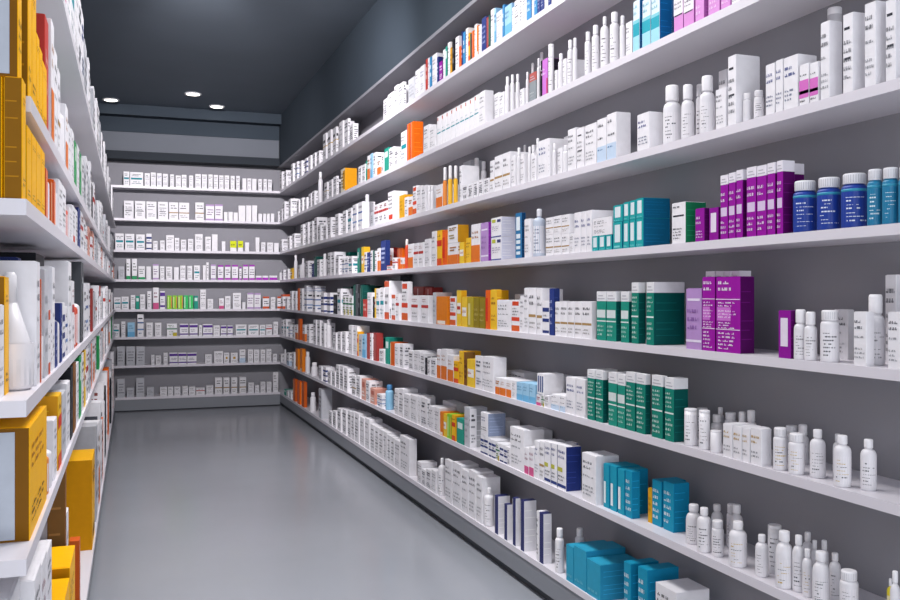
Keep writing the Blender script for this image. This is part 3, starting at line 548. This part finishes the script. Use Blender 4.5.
B(6, 280, '''77 112 307 lg; 118 158 307 lg; 163 202 307 lg; 230 246 345 w; 250 275 348 wk; 285 305 335 w; 312 350 335 wpb; 352 390 335 wpb; 392 435 335 wpb; 473 503 342 w; 513 555 328 w; 557 582 335 wgd; 588 620 335 wgd; 627 655 320 wlb; 665 690 320 w; 692 718 320 w; 722 745 320 w; 748 772 318 w; 777 797 340 w''')
B(7, 280, '''77 112 433 lg; 120 153 473 lg; 162 200 430 lg; 210 243 473 lg; 270 303 473 w; 306 330 472 w; 334 362 472 w; 370 397 470 w; 400 430 472 w; 432 472 478 wr; 478 510 468 w; 517 550 433 wgp; 555 583 433 wgp; 590 618 433 wgp; 627 658 433 wgp; 667 693 458 w; 697 717 470 w; 722 745 455 w; 750 772 455 w; 778 803 412 w''')

# ---- left unit: position along the aisle and height in metres, near end first
def left_run(i, rows):
    z0 = LZ[i] + TK + EH
    for ent in rows.replace('\n', ';').split(';'):
        tk = ent.split()
        if not tk: continue
        y0, y1, h = (float(v) for v in tk[:3]); st = tk[3]; op = dict((a.split('=') + ['1'])[:2] for a in tk[4:])
        CNT[0] += 1; seed = CNT[0] * 7 + 3
        X1 = XL - .006 - float(op.get('off', 0)); d = float(op.get('d', .11)); zb = float(op.get('up', 0)) + z0
        h = h if 'free' in op else min(h, room('left', i) - (zb - z0))
        big = y1 < 3.2
        if ':' in st:
            kd, cc = st.split(':'); R = (y1 - y0) / 2; cy = (y0 + y1) / 2
            o = bottle(kd, cc, X1 - R, cy, zb, R, h, big, seed)
            ITEMS.append(dict(o=o, wall='left', i=i, kind=kd, look=f'{BC[cc][3]} {BT[kd][3]}', cat='bottle', w=2*R, h=h, px=0, pos=cy, row=0, on='up' in op, bounds=(X1-2*R, X1, cy-R, cy+R, zb, zb+h)))
        else:
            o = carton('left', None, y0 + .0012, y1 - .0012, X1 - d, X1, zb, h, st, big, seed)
            if st == 'yx':
                p = MB(); m = hexmat('#b9c0cb'); hx, hy = d / 2, (y1 - y0) / 2 - .0012
                p.box(-hx + .02, hx - (.012 if d < .15 else .022), -hy - .002, -hy - .0002, .004, h * .97, m); p.build('end_panel', o)
            ITEMS.append(dict(o=o, wall='left', i=i, kind='c', look=ST_[st]['phrase'], cat='carton', w=y1-y0, h=h, pos=y0, row=0, on='up' in op))
def left_fill(i, y, yend, looks, hs, ws, gap=.012, **kw):
    rnd = random.Random(100 + i); k = 0; s = ''
    while y < yend:
        w = rnd.choice(ws); st = looks[k % len(looks)]; h = rnd.choice(hs) * rnd.uniform(.93, 1.05)
        g = gap if rnd.random() < .8 else gap + .09
        if ':' in st: w = min(w, .075)
        s += f'{y:.3f} {y+w:.3f} {h:.3f} {st} off={rnd.uniform(0,.012):.3f};'
        y += w + g * (1 + y / 4); k += 1
    left_run(i, s)
left_run(0, '''1.60 1.72 .25 w; 1.73 1.85 .25 w; 1.87 1.98 .25 wk; 2.0 2.13 .25 w; 2.16 2.32 .25 wpk; 2.35 2.5 .25 wpf; 2.55 2.68 .24 wt; 2.70 2.86 .24 wt; 2.9 3.05 .25 w; 3.08 3.25 .25 w; 3.28 3.42 .25 wbt''')
left_fill(0, 3.46, 9.4, ['w', 'lg', 'w', 'w', 'lg', 'wk', 'w'], [.24, .25, .24, .27, .22], [.13, .16, .19])
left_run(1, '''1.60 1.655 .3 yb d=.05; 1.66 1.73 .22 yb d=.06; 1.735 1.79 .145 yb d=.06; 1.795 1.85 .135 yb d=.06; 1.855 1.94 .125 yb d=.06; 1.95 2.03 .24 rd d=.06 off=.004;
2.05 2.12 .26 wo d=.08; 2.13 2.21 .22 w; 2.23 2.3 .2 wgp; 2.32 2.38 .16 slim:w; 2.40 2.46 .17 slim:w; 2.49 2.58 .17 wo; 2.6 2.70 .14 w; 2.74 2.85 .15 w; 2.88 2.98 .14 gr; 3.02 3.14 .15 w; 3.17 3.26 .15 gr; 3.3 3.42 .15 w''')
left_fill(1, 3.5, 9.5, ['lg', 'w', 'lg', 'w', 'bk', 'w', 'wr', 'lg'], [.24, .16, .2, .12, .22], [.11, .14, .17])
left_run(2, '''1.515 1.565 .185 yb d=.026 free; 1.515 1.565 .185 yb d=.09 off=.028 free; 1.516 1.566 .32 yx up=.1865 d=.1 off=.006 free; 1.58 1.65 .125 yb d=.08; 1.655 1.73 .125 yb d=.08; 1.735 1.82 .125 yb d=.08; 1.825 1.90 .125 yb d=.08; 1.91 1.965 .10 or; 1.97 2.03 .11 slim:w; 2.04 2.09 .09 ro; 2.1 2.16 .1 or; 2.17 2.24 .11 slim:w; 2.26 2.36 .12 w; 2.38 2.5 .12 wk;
2.54 2.61 .1 slim:ro; 2.64 2.75 .09 w; 2.79 2.9 .11 wrl; 2.93 3.03 .11 wk; 3.08 3.2 .13 nv; 3.23 3.38 .13 wr; 3.42 3.56 .12 w; 3.6 3.72 .11 wr; 3.8 3.95 .12 sal''')
left_fill(2, 4.0, 9.7, ['w', 'wr', 'sal', 'w', 'w', 'lg', 'wo', 'w'], [.12, .14, .1, .13], [.11, .13, .16])
left_run(3, '''1.53 1.59 .145 w off=.034 d=.07; 1.60 1.65 .19 yb off=.034 d=.12; 1.655 1.73 .20 wax:w; 1.74 1.80 .22 w; 1.805 1.83 .19 or d=.06; 1.835 1.895 .21 wax:w; 1.90 1.97 .21 lg; 1.975 2.02 .13 wrd d=.05; 1.975 2.03 .235 nv off=.055; 2.03 2.07 .12 w d=.05; 2.08 2.14 .22 w; 2.15 2.22 .10 nv d=.05; 2.13 2.22 .2 w off=.065 d=.09; 2.24 2.30 .13 slim:wn off=.0; 2.31 2.37 .14 nv d=.05; 2.38 2.46 .14 wn d=.05; 2.34 2.56 .26 bk off=.056 d=.09; 2.48 2.56 .13 wb d=.05; 2.60 2.72 .25 w; 2.76 2.86 .2 wr; 2.89 2.97 .16 slim:ro; 3.0 3.08 .16 slim:ro; 3.1 3.2 .17 slim:w; 3.24 3.4 .27 gy; 3.44 3.58 .2 w; 3.62 3.74 .18 wb''')
left_fill(3, 3.8, 9.6, ['w', 'w', 'dr', 'w', 'lg', 'wr', 'w'], [.2, .22, .18, .15], [.11, .13, .16])
left_run(4, '''1.62 1.94 .185 yx d=.2; 1.96 2.02 .10 slim:wo; 2.03 2.09 .1 slim:w; 2.0 2.22 .22 br off=.075 d=.11; 2.12 2.20 .13 w d=.06; 2.24 2.34 .17 ye d=.07; 2.37 2.5 .16 lg; 2.54 2.66 .17 w; 2.70 2.8 .2 bk; 2.83 2.95 .2 br; 2.98 3.1 .19 w; 3.14 3.26 .2 gr; 3.3 3.42 .2 w; 3.46 3.58 .2 yw; 3.62 3.76 .2 wr''')
left_fill(4, 3.8, 9.7, ['w', 'lg', 'or', 'w', 'wo', 'w', 'lg', 'gr'], [.2, .22, .18], [.12, .14, .17])
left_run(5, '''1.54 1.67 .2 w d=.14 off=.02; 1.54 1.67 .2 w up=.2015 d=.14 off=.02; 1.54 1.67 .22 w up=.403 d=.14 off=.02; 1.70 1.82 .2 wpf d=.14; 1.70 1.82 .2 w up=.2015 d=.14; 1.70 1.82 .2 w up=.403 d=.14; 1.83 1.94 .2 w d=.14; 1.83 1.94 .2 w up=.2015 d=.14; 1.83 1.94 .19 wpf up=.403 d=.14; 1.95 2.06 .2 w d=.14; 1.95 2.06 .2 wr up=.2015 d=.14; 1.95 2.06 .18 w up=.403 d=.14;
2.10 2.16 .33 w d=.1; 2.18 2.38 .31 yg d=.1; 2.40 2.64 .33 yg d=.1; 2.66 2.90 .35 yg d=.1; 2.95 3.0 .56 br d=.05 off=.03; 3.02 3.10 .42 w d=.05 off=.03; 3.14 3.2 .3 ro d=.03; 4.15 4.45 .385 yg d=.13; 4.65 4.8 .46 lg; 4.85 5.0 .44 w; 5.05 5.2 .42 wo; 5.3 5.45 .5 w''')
left_fill(5, 5.5, 9.7, ['w', 'or', 'w', 'wr', 'bk', 'w', 'lg'], [.4, .46, .36, .5], [.12, .15, .18])

# ---------------------------------------------------------------- names and labels
def shelf_words(wall, i):
    return f'{NTL[i]} left shelf' if wall == 'left' else f'{NTH[i]} {wall}-wall shelf'
groups = {}
for r in ITEMS:
    if r['cat'] == 'carton':
        wf = r['w'] if r['wall'] != 'left' else r['w']
        s = size_word(wf, r['h'])
    else: s = 'tall' if r['h'] > .16 else ('short' if r['h'] < .1 else '')
    look = r['look']
    if s and not (s in look.split()) and not (s == 'low' and 'low' in look) and not look.startswith(('small',)): look = s + ' ' + look
    if r['on']: look = 'stacked ' + look
    r['full'] = look
    r['shelfw'] = shelf_words(r['wall'], r['i'])
    groups.setdefault((r['wall'], r['i'], look), []).append(r)
    shape = {'slim': 'slim_carton', 'low': 'low_carton', 'tall': 'tall_carton'}.get(s, 'medicine_carton') if r['cat'] == 'carton' else \
        {'slim': 'slim_bottle', 'lot': 'lotion_bottle', 'jar': 'pill_bottle', 'tube': 'lidded_cylinder', 'big': 'rounded_bottle', 'rnd': 'rounded_bottle', 'drop': 'dropper_bottle', 'wax': 'pointed_tube', 'flat': 'flat_bottle'}[r['kind']]
    if r['wall'] == 'back' and shape in ('medicine_carton', 'tall_carton'): shape = 'pill_carton'
    if r['wall'] == 'left' and shape == 'medicine_carton': shape = 'supply_carton'
    r['shape'] = shape
WHERE = {'right': 'such from back corner', 'back': 'such from the left', 'left': 'such from near end'}
for (wall, i, look), rs in groups.items():
    rs.sort(key=lambda q: (q['pos'], q['row']))
    for k, r in enumerate(rs):
        sh = r['shelfw']
        if len(rs) == 1: lab = f'{look} on the {sh}'
        elif len(rs) == 2: lab = f'{look} on the {sh}, ' + {'right': ('farther', 'nearer'), 'back': ('left one', 'right one'), 'left': ('nearer', 'farther')}[wall][k] + ' of two'
        else: lab = f'{look} on {sh}, {ORD[k]} {WHERE[wall]}'
        o = r['o']
        tag(o, lab, 'box' if r['cat'] == 'carton' else 'bottle', f'{look}s on the {sh}' if len(rs) > 1 else None)
        o.name = r['shape']
        if o.data and o.type == 'MESH': o.data.name = r['shape']

# ---------------------------------------------------------------- light
def lamp(kind, name, loc, energy, size=1, size_y=None, color=(1, 1, 1), rot=None, target=None, spot=None, blend=.6):
    l = bpy.data.lights.new(name, kind); l.energy = energy; l.color = color
    if kind == 'AREA':
        l.shape = 'RECTANGLE'; l.size = size; l.size_y = size_y or size
    else: l.shadow_soft_size = size
    if kind == 'SPOT': l.spot_size = spot; l.spot_blend = blend
    o = bpy.data.objects.new(name, l); COL.objects.link(o); o.location = loc
    if target: o.rotation_euler = (Vector(target) - Vector(loc)).to_track_quat('-Z', 'Y').to_euler()
    elif rot: o.rotation_euler = rot
    return o
w = bpy.data.worlds.new('World'); SC.world = w; w.use_nodes = True
w.node_tree.nodes['Background'].inputs['Color'].default_value = (.86, .9, 1, 1); w.node_tree.nodes['Background'].inputs['Strength'].default_value = .85
lamp('AREA', 'unseen_aisle_fill', (.68, 3.4, CEIL - .05), 78, .5, 3.6, (1, .97, .98), rot=(0, 0, 0))  # soft fill added over the aisle, out of view
lamp('AREA', 'added_fill_behind', (.4, -1.2, 1.9), 27, 2.2, 2.0, (.95, .97, 1), rot=(math.radians(90), 0, 0))  # large soft fill added behind the camera
lamp('AREA', 'added_low_fill', (.4, -.9, .3), 17, 1.6, .5, (.97, .96, 1), rot=(math.radians(128), 0, 0))  # added low fill, tilted up to lift the undersides like floor bounce
lamp('SPOT', 'unseen_spot', (.35, 4.6, CEIL - .05), 400, .12, color=(1, .95, .98), target=(XR, 7.3, EH + .75), spot=math.radians(100), blend=1)  # added out of view to brighten the upper right shelves
lamp('SPOT', 'unseen_spot', (.3, 5.0, CEIL - .05), 1050, .12, color=(1, .95, .99), target=(.85, YB, EH + 1.25), spot=math.radians(44), blend=1)  # added out of view to brighten the upper back wall
lamp('SPOT', 'unseen_spot', (.68, 4.9, CEIL - .05), 150, .12, color=(1, .97, .98), target=(.68, 6.2, 0), spot=math.radians(80), blend=1)  # added out of view to light the floor for more bounce
lamp('SPOT', 'unseen_spot', (1.1, 2.4, CEIL - .05), 90, .1, color=(1, .97, .98), target=(XL, 1.9, EH), spot=math.radians(70), blend=1)  # added out of view to brighten the near left boxes

lamp('SPOT', 'unseen_spot', (.7, 3.1, CEIL - .05), 190, .15, color=(.98, .98, 1), target=(.72, 3.5, 0), spot=math.radians(58), blend=1)  # added out of view to brighten the near floor
# ---------------------------------------------------------------- camera
cd = bpy.data.cameras.new('camera'); cam = bpy.data.objects.new('camera', cd); COL.objects.link(cam)
cam.location = (0, 0, EH); cam.rotation_euler = (math.radians(90), 0, -TH)
cd.sensor_width = 36; cd.lens = 36; cd.shift_y = -(300 - YH) / 900; cd.clip_start = .02
SC.camera = cam
SC.cycles.pixel_filter_width = 1.1
SC.view_settings.view_transform = 'Standard'; SC.view_settings.look = 'None'
SC.view_settings.exposure = 0; SC.view_settings.gamma = 1
